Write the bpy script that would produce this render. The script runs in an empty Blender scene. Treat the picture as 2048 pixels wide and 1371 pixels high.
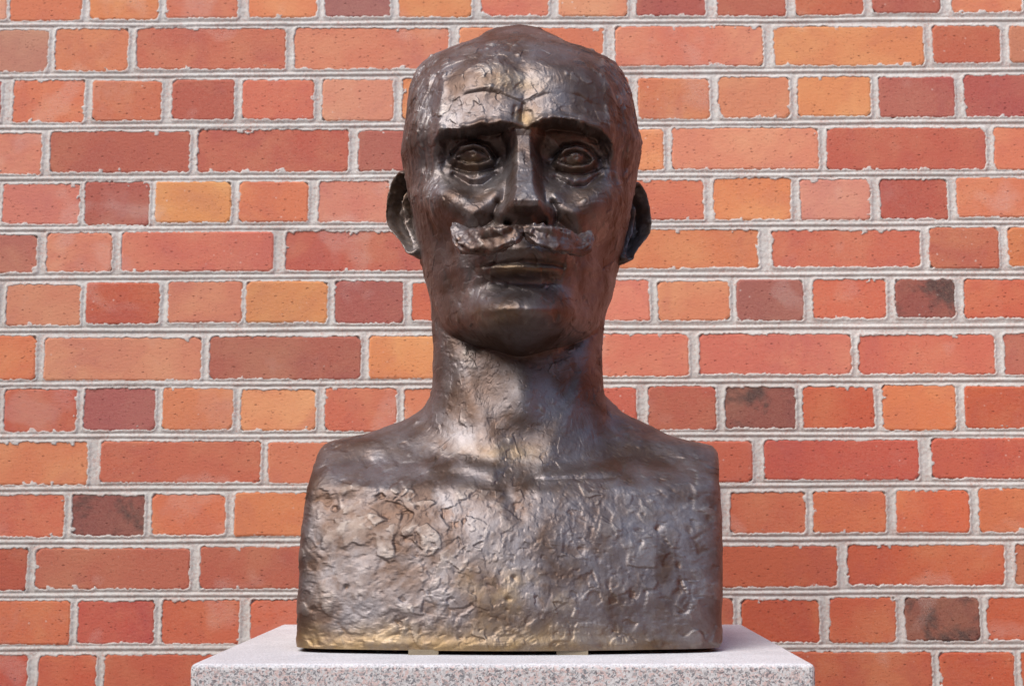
import bpy, math, random
import numpy as np
from mathutils import Vector

random.seed(7)
rng = np.random.default_rng(7)
sc = bpy.context.scene
col = sc.collection

# ------------------------------------------------------------------ camera, light, exposure
F = 2900.0                      # focal length in photograph pixels (2048 wide)
TH = math.radians(7.3)          # the camera looks up a little
H = 1.505                       # camera height
cam_d = bpy.data.cameras.new('camera')
cam = bpy.data.objects.new('camera', cam_d)
col.objects.link(cam)
cam.location = (0, 0, H)
cam.rotation_euler = (math.radians(90) + TH, 0, 0)
cam_d.sensor_width = 36
cam_d.lens = F / 2048 * 36
cam_d.clip_start = 0.02
cam_d.clip_end = 800
cam_d.dof.use_dof = True
cam_d.dof.focus_distance = 1.25
cam_d.dof.aperture_fstop = 15
sc.camera = cam

SUN_EL, SUN_AZ = math.radians(46), math.radians(-138)   # azimuth clockwise from +Y: behind the camera, to the left
w = bpy.data.worlds.new('World'); sc.world = w; w.use_nodes = True
nt = w.node_tree
bg = nt.nodes['Background']
sky = nt.nodes.new('ShaderNodeTexSky')
sky.sky_type = 'NISHITA'; sky.sun_disc = False
sky.sun_elevation = SUN_EL; sky.sun_rotation = SUN_AZ
sky.air_density = 1.0; sky.dust_density = 0.6; sky.ozone_density = 1.0
nt.links.new(sky.outputs[0], bg.inputs[0])
bg.inputs[1].default_value = 0.15
sun_d = bpy.data.lights.new('sun', 'SUN')
sun = bpy.data.objects.new('sun', sun_d); col.objects.link(sun)
sun_d.energy = 2.6; sun_d.angle = math.radians(50); sun_d.color = (1, 0.94, 0.86)
sdir = Vector((math.sin(SUN_AZ) * math.cos(SUN_EL), math.cos(SUN_AZ) * math.cos(SUN_EL), math.sin(SUN_EL)))
sun.rotation_euler = sdir.to_track_quat('Z', 'Y').to_euler()
sun.location = (-3, -3, 5)
sc.view_settings.view_transform = 'Standard'
sc.view_settings.look = 'None'
sc.view_settings.gamma = 1
sc.view_settings.use_curve_mapping = False
sc.view_settings.exposure = 0.66

# ------------------------------------------------------------------ helpers
#CALC0
cT, sT = math.cos(TH), math.sin(TH)
def zat(py, Y):
    """height above the camera of something seen at picture row py, Y metres away"""
    return Y * np.tan(TH + np.arctan((685.5 - np.asarray(py, float)) / F))
def at(px, py, Y):
    z = zat(py, Y)
    d = Y * cT + z * sT
    return (px - 1024.0) / F * d, Y, z
def proj(x, y, z):
    d = y * cT + z * sT
    return 1024 + F * x / d, 685.5 - F * (-y * sT + z * cT) / d
def sm(e0, e1, v):
    t = np.clip((v - e0) / (e1 - e0), 0, 1)
    return t * t * (3 - 2 * t)
def gs(v, s):
    return np.exp(-(v / s) ** 2)

#CALC1
def hash3(ix, iy, iz, seed):
    n = (ix.astype(np.int64) * 73856093) ^ (iy.astype(np.int64) * 19349663) ^ (iz.astype(np.int64) * 83492791) ^ (seed * 2654435761)
    n &= 0xffffffff
    n = (n ^ (n >> 15)) * 2246822519 & 0xffffffff
    n = (n ^ (n >> 13)) * 3266489917 & 0xffffffff
    n = n ^ (n >> 16)
    return n
def h01(ix, iy, iz, seed):
    return (hash3(ix, iy, iz, seed) & 0xffff).astype(np.float32) / 65535.0
def noise(x, y, z, s, seed=0):
    """smooth value noise in -1..1, feature size s"""
    x = x / s + 100; y = y / s + 100; z = z / s + 100
    ix, iy, iz = np.floor(x), np.floor(y), np.floor(z)
    fx, fy, fz = x - ix, y - iy, z - iz
    ix, iy, iz = ix.astype(np.int64), iy.astype(np.int64), iz.astype(np.int64)
    fx = fx * fx * (3 - 2 * fx); fy = fy * fy * (3 - 2 * fy); fz = fz * fz * (3 - 2 * fz)
    r = 0
    for a in (0, 1):
        for b in (0, 1):
            for c in (0, 1):
                wgt = (fx if a else 1 - fx) * (fy if b else 1 - fy) * (fz if c else 1 - fz)
                r = r + wgt * h01(ix + a, iy + b, iz + c, seed)
    return r * 2 - 1
def fbm(x, y, z, s, seed=0, octv=3):
    r = 0; a = 1; t = 0
    for k in range(octv):
        r = r + a * noise(x, y, z, s, seed + k * 17); t += a; a *= .5; s *= .5
    return r / t
def cells(x, y, z, s, seed=0):
    """nearest random point of each cell: distance, second distance, offset vector, two randoms"""
    X, Y, Z = x / s + 50, y / s + 50, z / s + 50
    ix, iy, iz = np.floor(X).astype(np.int64), np.floor(Y).astype(np.int64), np.floor(Z).astype(np.int64)
    best = np.full(X.shape, 9.0, np.float32); sec = np.full(X.shape, 9.0, np.float32)
    out = [np.zeros(X.shape, np.float32) for _ in range(5)]
    for a in (-1, 0, 1):
        for b in (-1, 0, 1):
            for c in (-1, 0, 1):
                jx, jy, jz = ix + a, iy + b, iz + c
                hh = hash3(jx, jy, jz, seed)
                px = jx + (hh & 1023) / 1023.0 - X
                py = jy + ((hh >> 10) & 1023) / 1023.0 - Y
                pz = jz + ((hh >> 20) & 1023) / 1023.0 - Z
                d = np.sqrt(px * px + py * py + pz * pz).astype(np.float32)
                m = d < best
                sec = np.where(m, best, np.minimum(sec, d))
                best = np.where(m, d, best)
                h2 = hash3(jx, jy, jz, seed + 5)
                vals = (px, py, pz, (h2 & 0xfff) / 4095.0, ((h2 >> 12) & 0xfff) / 4095.0)
                for k in range(5):
                    out[k] = np.where(m, vals[k], out[k])
    return best, sec, out

#CALC1END
def link(o, parent=None):
    col.objects.link(o)
    if parent: o.parent = parent
    return o
def np_mesh(name, V, Q, mat, parent=None, smooth=True, attrs=None):
    me = bpy.data.meshes.new(name)
    V = np.asarray(V, np.float32); Q = np.asarray(Q, np.int32)
    k = Q.shape[1]
    me.vertices.add(len(V)); me.vertices.foreach_set('co', V.ravel())
    me.loops.add(Q.size); me.loops.foreach_set('vertex_index', Q.ravel())
    me.polygons.add(len(Q))
    me.polygons.foreach_set('loop_start', np.arange(0, Q.size, k, dtype=np.int32))
    me.polygons.foreach_set('loop_total', np.full(len(Q), k, np.int32))
    me.polygons.foreach_set('use_smooth', np.full(len(Q), smooth))
    me.update(calc_edges=True)
    for nme, arr in (attrs or {}).items():
        a = me.attributes.new(nme, 'FLOAT', 'POINT')
        a.data.foreach_set('value', np.asarray(arr, np.float32).ravel())
    me.materials.append(mat)
    return link(bpy.data.objects.new(name, me), parent)
def thing(name, label, cat, loc):
    o = bpy.data.objects.new(name, None); o.location = loc; o.empty_display_size = .05
    o['label'] = label; o['category'] = cat
    return link(o)

class NT:
    """small node-building helper"""
    def __init__(s, name):
        s.m = bpy.data.materials.new(name); s.m.use_nodes = True
        s.t = s.m.node_tree; s.b = s.t.nodes['Principled BSDF']
    def n(s, typ, ins=None, **kw):
        nd = s.t.nodes.new(typ)
        for k, v in kw.items(): setattr(nd, k, v)
        for k, v in (ins or {}).items(): s.set(nd.inputs[k], v)
        return nd
    def set(s, sock, v):
        if isinstance(v, bpy.types.NodeSocket): s.t.links.new(v, sock)
        else: sock.default_value = v
    def math(s, op, a, b=0.0, clamp=False):
        nd = s.n('ShaderNodeMath', {0: a, 1: b}, operation=op); nd.use_clamp = clamp
        return nd.outputs[0]
    def mix(s, f, a, b, mode='MIX'):
        nd = s.t.nodes.new('ShaderNodeMix'); nd.data_type = 'RGBA'; nd.blend_type = mode
        s.set(nd.inputs[0], f); s.set(nd.inputs[6], a); s.set(nd.inputs[7], b)
        return nd.outputs[2]
    def ramp(s, v, lo, hi, a=0.0, b=1.0):
        nd = s.n('ShaderNodeMapRange', {'Value': v, 'From Min': lo, 'From Max': hi, 'To Min': a, 'To Max': b})
        nd.clamp = True
        return nd.outputs[0]
    def noise(s, vec, scale, detail=3, rough=.55, dist=0):
        return s.n('ShaderNodeTexNoise', {'Vector': vec, 'Scale': scale, 'Detail': detail, 'Roughness': rough, 'Distortion': dist})
    def vor(s, vec, scale, feature='F1'):
        return s.n('ShaderNodeTexVoronoi', {'Vector': vec, 'Scale': scale}, feature=feature)
    def bump(s, h, strength, dist, nrm=None):
        ins = {'Height': h, 'Strength': strength, 'Distance': dist}
        if nrm is not None: ins['Normal'] = nrm
        return s.n('ShaderNodeBump', ins).outputs[0]
def rgb(r, g, b):   # sRGB 0..255 to linear rgba
    f = lambda c: (c / 255 / 12.92) if c / 255 <= .04045 else ((c / 255 + .055) / 1.055) ** 2.4
    return (f(r), f(g), f(b), 1)

# ------------------------------------------------------------------ materials
def mat_brick():
    N = NT('fired_brick')
    geo = N.n('ShaderNodeNewGeometry').outputs['Position']
    oi = N.n('ShaderNodeObjectInfo')
    off = N.n('ShaderNodeVectorMath', {0: geo, 1: oi.outputs['Random']}, operation='ADD').outputs[0]
    tint = N.n('ShaderNodeAttribute', attribute_name='tone')
    c = N.mix(N.n('ShaderNodeAttribute', attribute_name='toned').outputs['Fac'], oi.outputs['Color'], tint.outputs['Color'])
    big = N.noise(off, 9, 3, .6).outputs[0]
    hs = N.n('ShaderNodeHueSaturation', {'Hue': .522, 'Saturation': .92, 'Value': 1.15, 'Color': c}).outputs[0]
    c1 = N.mix(N.ramp(big, .45, .68, 0, .6), c, hs)
    hd = N.n('ShaderNodeHueSaturation', {'Hue': .492, 'Saturation': .97, 'Value': .85, 'Color': c}).outputs[0]
    big2 = N.noise(off, 13, 3, .6, .6).outputs[0]
    c1 = N.mix(N.ramp(big2, .5, .72, 0, .8), c1, hd)
    # burnt, blue-black patches on the bricks whose alpha says so
    burn = N.noise(off, 17, 4, .65, .3).outputs[0]
    thr = N.math('MULTIPLY', N.math('SUBTRACT', 1.0, oi.outputs['Alpha']), .75)
    bm = N.ramp(N.math('ADD', burn, thr), .78, .90)
    c1 = N.mix(N.math('MULTIPLY', bm, .88), c1, (.03, .025, .028, 1))
    # pale lime bloom
    bl = N.noise(off, 6, 5, .7).outputs[0]
    c1 = N.mix(N.ramp(bl, .58, .85, 0, .4), c1, (.62, .42, .37, 1))
    grain = N.noise(geo, 900, 2, .6).outputs[0]
    c1 = N.mix(N.ramp(grain, .3, .75, 0, .4), c1, N.mix(.6, c1, (.75, .45, .32, 1)))
    stre = N.n('ShaderNodeVectorMath', {0: geo, 1: (1, 1, 1.9)}, operation='MULTIPLY').outputs[0]
    v = N.vor(stre, 95)
    pit = N.math('MULTIPLY', N.ramp(v.outputs['Distance'], .1, .2, 1, 0), N.ramp(N.n('ShaderNodeSeparateColor', {0: v.outputs['Color']}).outputs[0], .62, .66))
    v3 = N.vor(stre, 240)
    pit3 = N.math('MULTIPLY', N.ramp(v3.outputs['Distance'], .1, .28, 1, 0), N.ramp(N.n('ShaderNodeSeparateColor', {0: v3.outputs['Color']}).outputs[0], .68, .72))
    pits = N.math('MAXIMUM', pit, N.math('MULTIPLY', pit3, .75))
    c1 = N.mix(N.math('MULTIPLY', pits, .7), c1, N.mix(.75, c1, (.09, .015, .012, 1)))
    v2 = N.vor(geo, 120)
    white = N.math('MULTIPLY', N.ramp(v2.outputs['Distance'], .1, .22, 1, 0), N.ramp(N.n('ShaderNodeSeparateColor', {0: v2.outputs['Color']}).outputs[1], .84, .87))
    patch = N.noise(geo, 11, 2).outputs[0]
    v4 = N.vor(N.n('ShaderNodeVectorMath', {0: geo, 1: N.noise(geo, 200, 2).outputs['Color']}, operation='ADD').outputs[0], 210)
    w4 = N.math('MULTIPLY', N.ramp(v4.outputs['Distance'], .25, .4, 1, 0), N.ramp(patch, .64, .70))
    c1 = N.mix(N.math('MULTIPLY', N.math('MAXIMUM', white, w4), .8), c1, (.78, .68, .6, 1))
    h = N.math('ADD', N.math('MULTIPLY', N.noise(stre, 170, 4, .65).outputs[0], 1.0), N.math('MULTIPLY', grain, .35))
    h = N.math('SUBTRACT', h, N.math('MULTIPLY', pits, 1.1))
    nb = N.bump(h, .6, .0011)
    N.set(N.b.inputs['Base Color'], c1); N.set(N.b.inputs['Roughness'], .88)
    N.set(N.b.inputs['Specular IOR Level'], .3)
    N.set(N.b.inputs['Normal'], nb)
    return N.m
def mat_mortar():
    N = NT('lime_mortar')
    geo = N.n('ShaderNodeNewGeometry').outputs['Position']
    a = N.noise(geo, 14, 4, .65).outputs[0]
    b = N.noise(geo, 330, 3, .7).outputs[0]
    c1 = N.mix(N.ramp(a, .3, .7), (.54, .51, .465, 1), (.67, .64, .59, 1))
    c1 = N.mix(N.ramp(b, .52, .72, 0, .45), c1, (.36, .33, .30, 1))
    st = N.noise(geo, 45, 5, .75).outputs[0]
    st2 = N.noise(geo, 420, 3, .7).outputs[0]
    stain = N.math('MULTIPLY', N.ramp(st, .40, .66), N.ramp(st2, .44, .6))
    c1 = N.mix(N.math('MULTIPLY', stain, .65), c1, (.48, .22, .16, 1))
    h = N.math('ADD', N.noise(geo, 260, 4, .7).outputs[0], N.math('MULTIPLY', N.noise(geo, 900, 2).outputs[0], .4))
    N.set(N.b.inputs['Base Color'], c1); N.set(N.b.inputs['Roughness'], .93)
    N.set(N.b.inputs['Specular IOR Level'], .2)
    N.set(N.b.inputs['Normal'], N.bump(h, .6, .0009))
    return N.m
def mat_granite():
    N = NT('pink_granite')
    geo = N.n('ShaderNodeNewGeometry').outputs['Position']
    wob = N.n('ShaderNodeVectorMath', {0: geo, 1: N.n('ShaderNodeVectorMath', {0: N.noise(geo, 260, 2).outputs['Color'], 'Scale': .006}, operation='SCALE').outputs[0]}, operation='ADD').outputs[0]
    v = N.vor(wob, 520); r = N.n('ShaderNodeSeparateColor', {0: v.outputs['Color']})
    v2 = N.vor(wob, 720); r2 = N.n('ShaderNodeSeparateColor', {0: v2.outputs['Color']})
    c1 = N.mix(N.ramp(r.outputs[0], .45, .6), (.60, .585, .57, 1), (.64, .49, .45, 1))
    c1 = N.mix(N.ramp(r.outputs[1], .7, .76, 0, .9), c1, (.68, .665, .65, 1))
    clump = N.noise(geo, 75, 3, .6).outputs[0]
    c1 = N.mix(N.math('MULTIPLY', N.ramp(N.math('ADD', r2.outputs[0], N.math('MULTIPLY', clump, .6)), 1.0, 1.12), .8), c1, (.10, .105, .12, 1))
    c1 = N.mix(N.ramp(r2.outputs[1], .82, .88, 0, .7), c1, (.30, .29, .29, 1))
    # upper face: finer speckle, and a paler tone that paints in the sky's light
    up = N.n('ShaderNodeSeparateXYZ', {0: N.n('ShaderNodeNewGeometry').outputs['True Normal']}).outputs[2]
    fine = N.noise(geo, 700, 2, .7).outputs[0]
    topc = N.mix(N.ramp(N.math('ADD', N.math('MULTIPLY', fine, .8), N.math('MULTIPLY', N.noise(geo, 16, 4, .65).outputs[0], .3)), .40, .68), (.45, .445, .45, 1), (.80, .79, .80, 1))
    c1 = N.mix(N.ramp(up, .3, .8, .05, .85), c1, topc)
    bumpn = N.noise(geo, 520, 3, .7).outputs[0]
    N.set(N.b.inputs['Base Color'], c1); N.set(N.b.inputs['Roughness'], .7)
    N.set(N.b.inputs['Specular IOR Level'], .35)
    N.set(N.b.inputs['Normal'], N.bump(bumpn, .55, .0009))
    return N.m
def mat_bronze():
    N = NT('patinated_bronze')
    tc = N.n('ShaderNodeNewGeometry').outputs['Position']
    rel = N.n('ShaderNodeAttribute', attribute_name='relief').outputs['Fac']
    gold = N.n('ShaderNodeAttribute', attribute_name='gold').outputs['Fac']
    n1 = N.noise(tc, 22, 4, .6, .4).outputs[0]
    n2 = N.noise(tc, 60, 4, .65, .5).outputs[0]
    n3 = N.noise(tc, 9, 3, .6).outputs[0]
    c = N.mix(N.ramp(n1, .38, .62), (.105, .068, .052, 1), (.218, .194, .192, 1))
    c = N.mix(N.ramp(n3, .5, .68, 0, .6), c, (.12, .072, .05, 1))
    c = N.mix(N.ramp(n2, .55, .75, 0, .6), c, (.14, .085, .058, 1))
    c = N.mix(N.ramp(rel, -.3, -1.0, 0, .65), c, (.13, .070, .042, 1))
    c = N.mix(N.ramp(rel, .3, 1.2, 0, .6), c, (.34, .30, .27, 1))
    g = N.math('MULTIPLY', gold, N.ramp(n2, .3, .6, .45, 1.0))
    c = N.mix(g, c, (.32, .215, .10, 1))
    fine = N.noise(tc, 520, 3, .65).outputs[0]
    med = N.noise(N.n('ShaderNodeVectorMath', {0: tc, 1: (1, 1, .45)}, operation='MULTIPLY').outputs[0], 190, 4, .6, .8).outputs[0]
    c = N.mix(N.ramp(fine, .5, .8, 0, .35), c, (.08, .055, .045, 1))
    rgh = N.ramp(n2, .3, .7, .42, .56)
    h = N.math('ADD', N.math('MULTIPLY', fine, .35), med)
    nb = N.bump(h, .35, .0008)
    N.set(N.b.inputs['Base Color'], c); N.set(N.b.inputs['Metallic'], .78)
    N.set(N.b.inputs['Roughness'], rgh); N.set(N.b.inputs['Normal'], nb)
    return N.m
def mat_plain(name, c, rough):
    N = NT(name)
    geo = N.n('ShaderNodeNewGeometry').outputs['Position']
    a = N.noise(geo, 40, 5, .7).outputs[0]
    N.set(N.b.inputs['Base Color'], N.mix(a, tuple(v * .75 for v in c[:3]) + (1,), tuple(min(1, v * 1.25) for v in c[:3]) + (1,)))
    N.set(N.b.inputs['Roughness'], rough)
    N.set(N.b.inputs['Normal'], N.bump(a, .4, .004))
    return N.m
M_brick, M_mortar, M_granite, M_bronze = mat_brick(), mat_mortar(), mat_granite(), mat_bronze()
M_ground = mat_plain('gravel_ground', (.27, .23, .19), .95)
M_spacer = mat_plain('brass_spacer', (.25, .20, .13), .6)

# ------------------------------------------------------------------ ground
gv = [(-200, -200, 0), (200, -200, 0), (200, 200, 0), (-200, 200, 0)]
ground = np_mesh('ground', gv, [(0, 1, 2, 3)], M_ground)
ground['kind'] = 'structure'

# ------------------------------------------------------------------ brick wall
WY = 1.86
wall = thing('brick_wall', 'old red and orange brick wall with pale lime mortar joints behind the bust', 'wall', (0, WY, 0))
TONE = {'P': (210, 132, 106), 'S': (206, 112, 84), 'R': (190, 92, 68), 'D': (170, 80, 70), 'O': (214, 124, 80),
        'Y': (222, 146, 88), 'M': (152, 94, 88), 'K': (142, 76, 64), 'B': (168, 98, 78), 'V': (205, 95, 54), 'C': (192, 80, 56)}
ROWS = [  # (top, bottom) at the left edge, (top, bottom) at the right edge, bricks (left, right, tones)
 ((-42, 42), (-52, 26), [(-130,15,'P'),(20,165,'SO'),(180,318,'O'),(332,477,'S'),(497,635,'O'),(648,782,'M'),(797,944,'O'),(962,1098,'S'),(1117,1255,'P'),(1271,1412,'D'),(1433,1572,'DR'),(1590,1727,'R'),(1744,1880,'D'),(1902,2045,'SO'),(2062,2190,'P')]),
 ((60, 144), (50, 127), [(-190,97,'PM'),(110,257,'SO'),(271,572,'RS'),(588,898,'SP'),(918,1208,'S'),(1230,1527,'SP'),(1547,1848,'OY'),(1865,2002,'RD'),(2018,2300,'PB')]),
 ((162, 244), (150, 233), [(-130,3,'D'),(25,170,'SO'),(185,324,'SR'),(343,469,'DR'),(484,628,'S'),(645,788,'P'),(804,950,'O'),(965,1105,'S'),(1120,1258,'R'),(1276,1420,'SO'),(1436,1580,'PS'),(1595,1742,'YO'),(1757,1910,'D'),(1927,2090,'D')]),
 ((264, 349), (252, 338), [(-200,83,'PS'),(100,380,'DR'),(394,698,'RD'),(716,860,'RM'),(875,1165,'S'),(1180,1328,'OY'),(1343,1638,'PY'),(1653,1972,'RD'),(1988,2130,'OS')]),
 ((366, 450), (355, 435), [(-140,-12,'S'),(5,160,'PS'),(168,300,'D'),(311,462,'Y'),(478,617,'OS'),(636,778,'PS'),(795,940,'O'),(955,1100,'R'),(1115,1235,'S'),(1252,1409,'S'),(1427,1583,'OY'),(1600,1742,'P'),(1760,1896,'DC'),(1912,2070,'OS')]),
 ((468, 547), (455, 535), [(-210,74,'SM'),(92,224,'PS'),(242,547,'S'),(570,865,'RD'),(880,1190,'S'),(1208,1518,'SO'),(1543,1842,'RS'),(1858,1998,'DR'),(2016,2150,'VO')]),
 ((566, 650), (556, 636), [(-140,-4,'R'),(12,162,'SP'),(172,320,'RC'),(335,484,'PS'),(492,655,'YO'),(669,808,'DM'),(822,960,'SV'),(975,1130,'O'),(1148,1300,'SP'),(1315,1460,'PO'),(1473,1608,'MD'),(1625,1774,'SV'),(1790,1910,'Kk'),(1928,2090,'VS')]),
 ((672, 760), (667, 748), [(-220,72,'SV'),(88,403,'PS'),(418,722,'BD'),(738,890,'YO'),(905,1060,'R'),(1075,1378,'SP'),(1397,1703,'S'),(1717,1990,'SR'),(2008,2300,'BR')]),
 ((778, 862), (769, 857), [(-140,-8,'D'),(8,153,'CR'),(167,312,'DM'),(325,467,'OP'),(481,632,'YP'),(650,794,'SR'),(808,950,'OP'),(965,1112,'R'),(1130,1274,'SC'),(1296,1433,'DR'),(1450,1592,'Km'),(1605,1750,'CV'),(1765,1912,'YV'),(1930,2090,'CV')]),
 ((884, 969), (878, 958), [(-120,176,'SO'),(200,522,'RS'),(535,830,'OS'),(845,1190,'S'),(1210,1505,'RS'),(1528,1838,'RC'),(1863,2170,'RC')]),
 ((987, 1072), (978, 1064), [(-20,129,'SR'),(143,290,'Kl'),(302,452,'OS'),(468,620,'O'),(635,780,'S'),(795,940,'S'),(955,1100,'R'),(1115,1260,'O'),(1275,1440,'S'),(1460,1612,'SR'),(1625,1773,'OV'),(1792,1940,'VS'),(1957,2110,'OV')]),
 ((1094, 1181), (1087, 1171), [(-240,55,'CD'),(70,380,'RB'),(399,690,'RD'),(705,1010,'S'),(1025,1340,'S'),(1355,1675,'RC'),(1695,2010,'VC'),(2030,2300,'BV')]),
 ((1200, 1287), (1194, 1283), [(-20,140,'OV'),(155,308,'CR'),(323,480,'CS'),(500,650,'VO'),(665,820,'S'),(835,985,'R'),(1000,1150,'O'),(1165,1312,'S'),(1330,1468,'R'),(1483,1640,'CV'),(1658,1792,'VC'),(1810,1960,'Kr'),(1973,2130,'CV')]),
 ((1307, 1396), (1301, 1390), [(-100,55,'RC'),(75,192,'CV'),(207,520,'CR'),(535,840,'S'),(855,1160,'R'),(1175,1525,'S'),(1543,1865,'VC'),(1880,2030,'VC'),(2042,2190,'V')]),
 ((1414, 1500), (1410, 1496), [(-240,60,'R'),(75,220,'S'),(238,385,'R'),(400,550,'O'),(568,720,'S'),(740,880,'R'),(900,1040,'S'),(1060,1200,'R'),(1220,1370,'S'),(1390,1530,'V'),(1550,1690,'S'),(1710,1860,'R'),(1880,2030,'V'),(2050,2290,'S')]),
]
def clean(p):
    return p[0], p[1]
rects = []      # x0,x1,z0,z1 on the wall (z from the camera)
for (lt, lb), (rt, rb), bs in ROWS:
    for k, (a, b, tn) in enumerate(bs):
        ca = .5 * (a + b) / 2048
        top = lt + (rt - lt) * ca; bot = lb + (rb - lb) * ca
        j1, j2 = random.uniform(-2.5, 2.5), random.uniform(-2.5, 2.5)
        x0 = at(a, .5 * (top + bot), WY)[0]; x1 = at(b, .5 * (top + bot), WY)[0]
        rects.append((x0, x1, float(zat(bot + j1, WY)), float(zat(top + j2, WY)), tn))

def brick_geo(x0, x1, z0, z1, full=True):
    """closed front, bevel and sides; outline a little irregular with worn corners"""
    r = random.uniform(.002, .006)
    j = lambda s: random.uniform(-s, s)
    pts = []
    rc = [random.uniform(.002, .007) for _ in range(4)]
    pts += [(x0 + rc[0], z0 + j(.0006)), ((x0 + x1) / 2 + j(.02), z0 + j(.0009)), (x1 - rc[1], z0 + j(.0006))]
    pts += [(x1 + j(.0006), z0 + rc[1]), (x1 + j(.001), (z0 + z1) / 2), (x1 + j(.0006), z1 - rc[2])]
    pts += [(x1 - rc[2], z1 + j(.0006)), ((x0 + x1) / 2 + j(.02), z1 + j(.0009)), (x0 + rc[3], z1 + j(.0006))]
    pts += [(x0 + j(.0006), z1 - rc[3]), (x0 + j(.001), (z0 + z1) / 2), (x0 + j(.0006), z0 + rc[0])]
    cx, cz = (x0 + x1) / 2, (z0 + z1) / 2
    n = len(pts); V = []; tx, tz, ty = j(.006), j(.012), j(.0007)
    for x, z in pts:   # inner ring of the face
        sx = 1 - .0022 / ((x1 - x0) / 2); sz = 1 - .0022 / ((z1 - z0) / 2)
        V.append((cx + (x - cx) * sx, ty + tx * (x - cx) + tz * (z - cz), cz + (z - cz) * sz))
    for x, z in pts: V.append((x, ty + .0008 + tx * (x - cx) + tz * (z - cz), z))
    for x, z in pts: V.append((x, .045, z))
    Fs = [tuple(range(n))]
    for k in range(n):
        m = (k + 1) % n
        Fs.append((k, n + k, n + m, m)); Fs.append((n + k, 2 * n + k, 2 * n + m, n + m))
    return V, Fs
for (x0, x1, z0, z1, tn) in rects:
    V, Fs = brick_geo(x0, x1, z0, z1)
    cx, cz = (x0 + x1) / 2, (z0 + z1) / 2
    me = bpy.data.meshes.new('brick')
    me.from_pydata([(v[0] - cx, v[1], v[2] - cz) for v in V], [], Fs)
    me.materials.append(M_brick)
    o = link(bpy.data.objects.new('brick', me), wall)
    o.location = (cx, 0, cz + H)
    t0 = np.array(TONE[tn[0]], float); alpha = 1.0
    if len(tn) > 1 and tn[1] in TONE: t0 = .6 * t0 + .4 * np.array(TONE[tn[1]], float)
    if tn[0] == 'K': alpha = .6
    if tn[0] in 'M': alpha = .86
    t0 = t0 + rng.normal(0, 3, 3)
    c = rgb(*t0)
    o.color = (c[0], c[1], c[2], alpha)

# the mortar: real relief between the bricks, ragged where it laps over their edges
gx0, gx1 = min(r[0] for r in rects) - .004, max(r[1] for r in rects) + .004
gx0, gx1 = max(gx0, -.735), min(gx1, .735)
gz0, gz1 = -.285, .735
st = .00112
xs = np.arange(gx0, gx1, st); zs = np.arange(gz0, gz1, st)
X, Z = np.meshgrid(xs, zs)
D = np.full(X.shape, 1.0)
for (x0, x1, z0, z1, tn) in rects:
    ia, ib = np.searchsorted(xs, [x0 - .02, x1 + .02]); ja, jb = np.searchsorted(zs, [z0 - .02, z1 + .02])
    if ia >= ib or ja >= jb: continue
    xx, zz = X[ja:jb, ia:ib], Z[ja:jb, ia:ib]
    rr = .004
    qx = np.abs(xx - (x0 + x1) / 2) - (x1 - x0) / 2 + rr; qz = np.abs(zz - (z0 + z1) / 2) - (z1 - z0) / 2 + rr
    d = np.hypot(np.maximum(qx, 0), np.maximum(qz, 0)) + np.minimum(np.maximum(qx, qz), 0) - rr
    D[ja:jb, ia:ib] = np.minimum(D[ja:jb, ia:ib], d)
O0 = np.zeros_like(X)
lap = .0011 * fbm(X, O0, Z, .008, 3, 3) * 1.5 + .0013 * noise(X, O0, Z, .0032, 9) + .0011 * np.clip(fbm(X, O0, Z, .05, 21, 2), -.3, 1)
chunk = sm(.35, .6, fbm(X, O0, Z, .012, 31, 3)) * .0045
Dn = D + lap + chunk + .0005
hgt = -.005 + .0052 * sm(-.0018, .0, Dn)
hgt -= .0014 * sm(.0003, .0040, D + .5 * lap)
# tooled lines along the bed joints
beds = []
for ri in range(len(ROWS) - 1):
    l0 = .5 * (ROWS[ri][0][1] + ROWS[ri + 1][0][0]); r0 = .5 * (ROWS[ri][1][1] + ROWS[ri + 1][1][0])
    zl = float(zat(l0, WY)); zr = float(zat(r0, WY)); xl = at(0, l0, WY)[0]; xr = at(2048, r0, WY)[0]
    zc = zl + (zr - zl) * (X - xl) / (xr - xl) + .0008 * noise(X, O0, O0 + ri, .12, 5)
    t = (Z - zc)
    near = np.abs(t) < .006
    hgt += np.where(near, .0017 * gs(t, .0022) - .0011 * gs(t - .0035, .0008) - .0011 * gs(t + .0034, .0008), 0) * sm(-.0005, .001, D)
hgt += .00035 * fbm(X, O0, Z, .004, 77, 3) + .0003 * noise(X, O0, Z, .0013, 78)
keep_v = Dn > -.0022
nz, nx = X.shape
idx = np.arange(nz * nx).reshape(nz, nx)
kq = keep_v[:-1, :-1] | keep_v[1:, :-1] | keep_v[:-1, 1:] | keep_v[1:, 1:]
Q = np.stack([idx[:-1, :-1][kq], idx[:-1, 1:][kq], idx[1:, 1:][kq], idx[1:, :-1][kq]], 1)
used = np.unique(Q); remap = np.full(nz * nx, -1); remap[used] = np.arange(len(used))
V = np.stack([X.ravel(), -hgt.ravel(), Z.ravel() + H], 1)[used]
np_mesh('mortar', V, remap[Q], M_mortar, wall)
print('mortar quads', len(Q))
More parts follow.
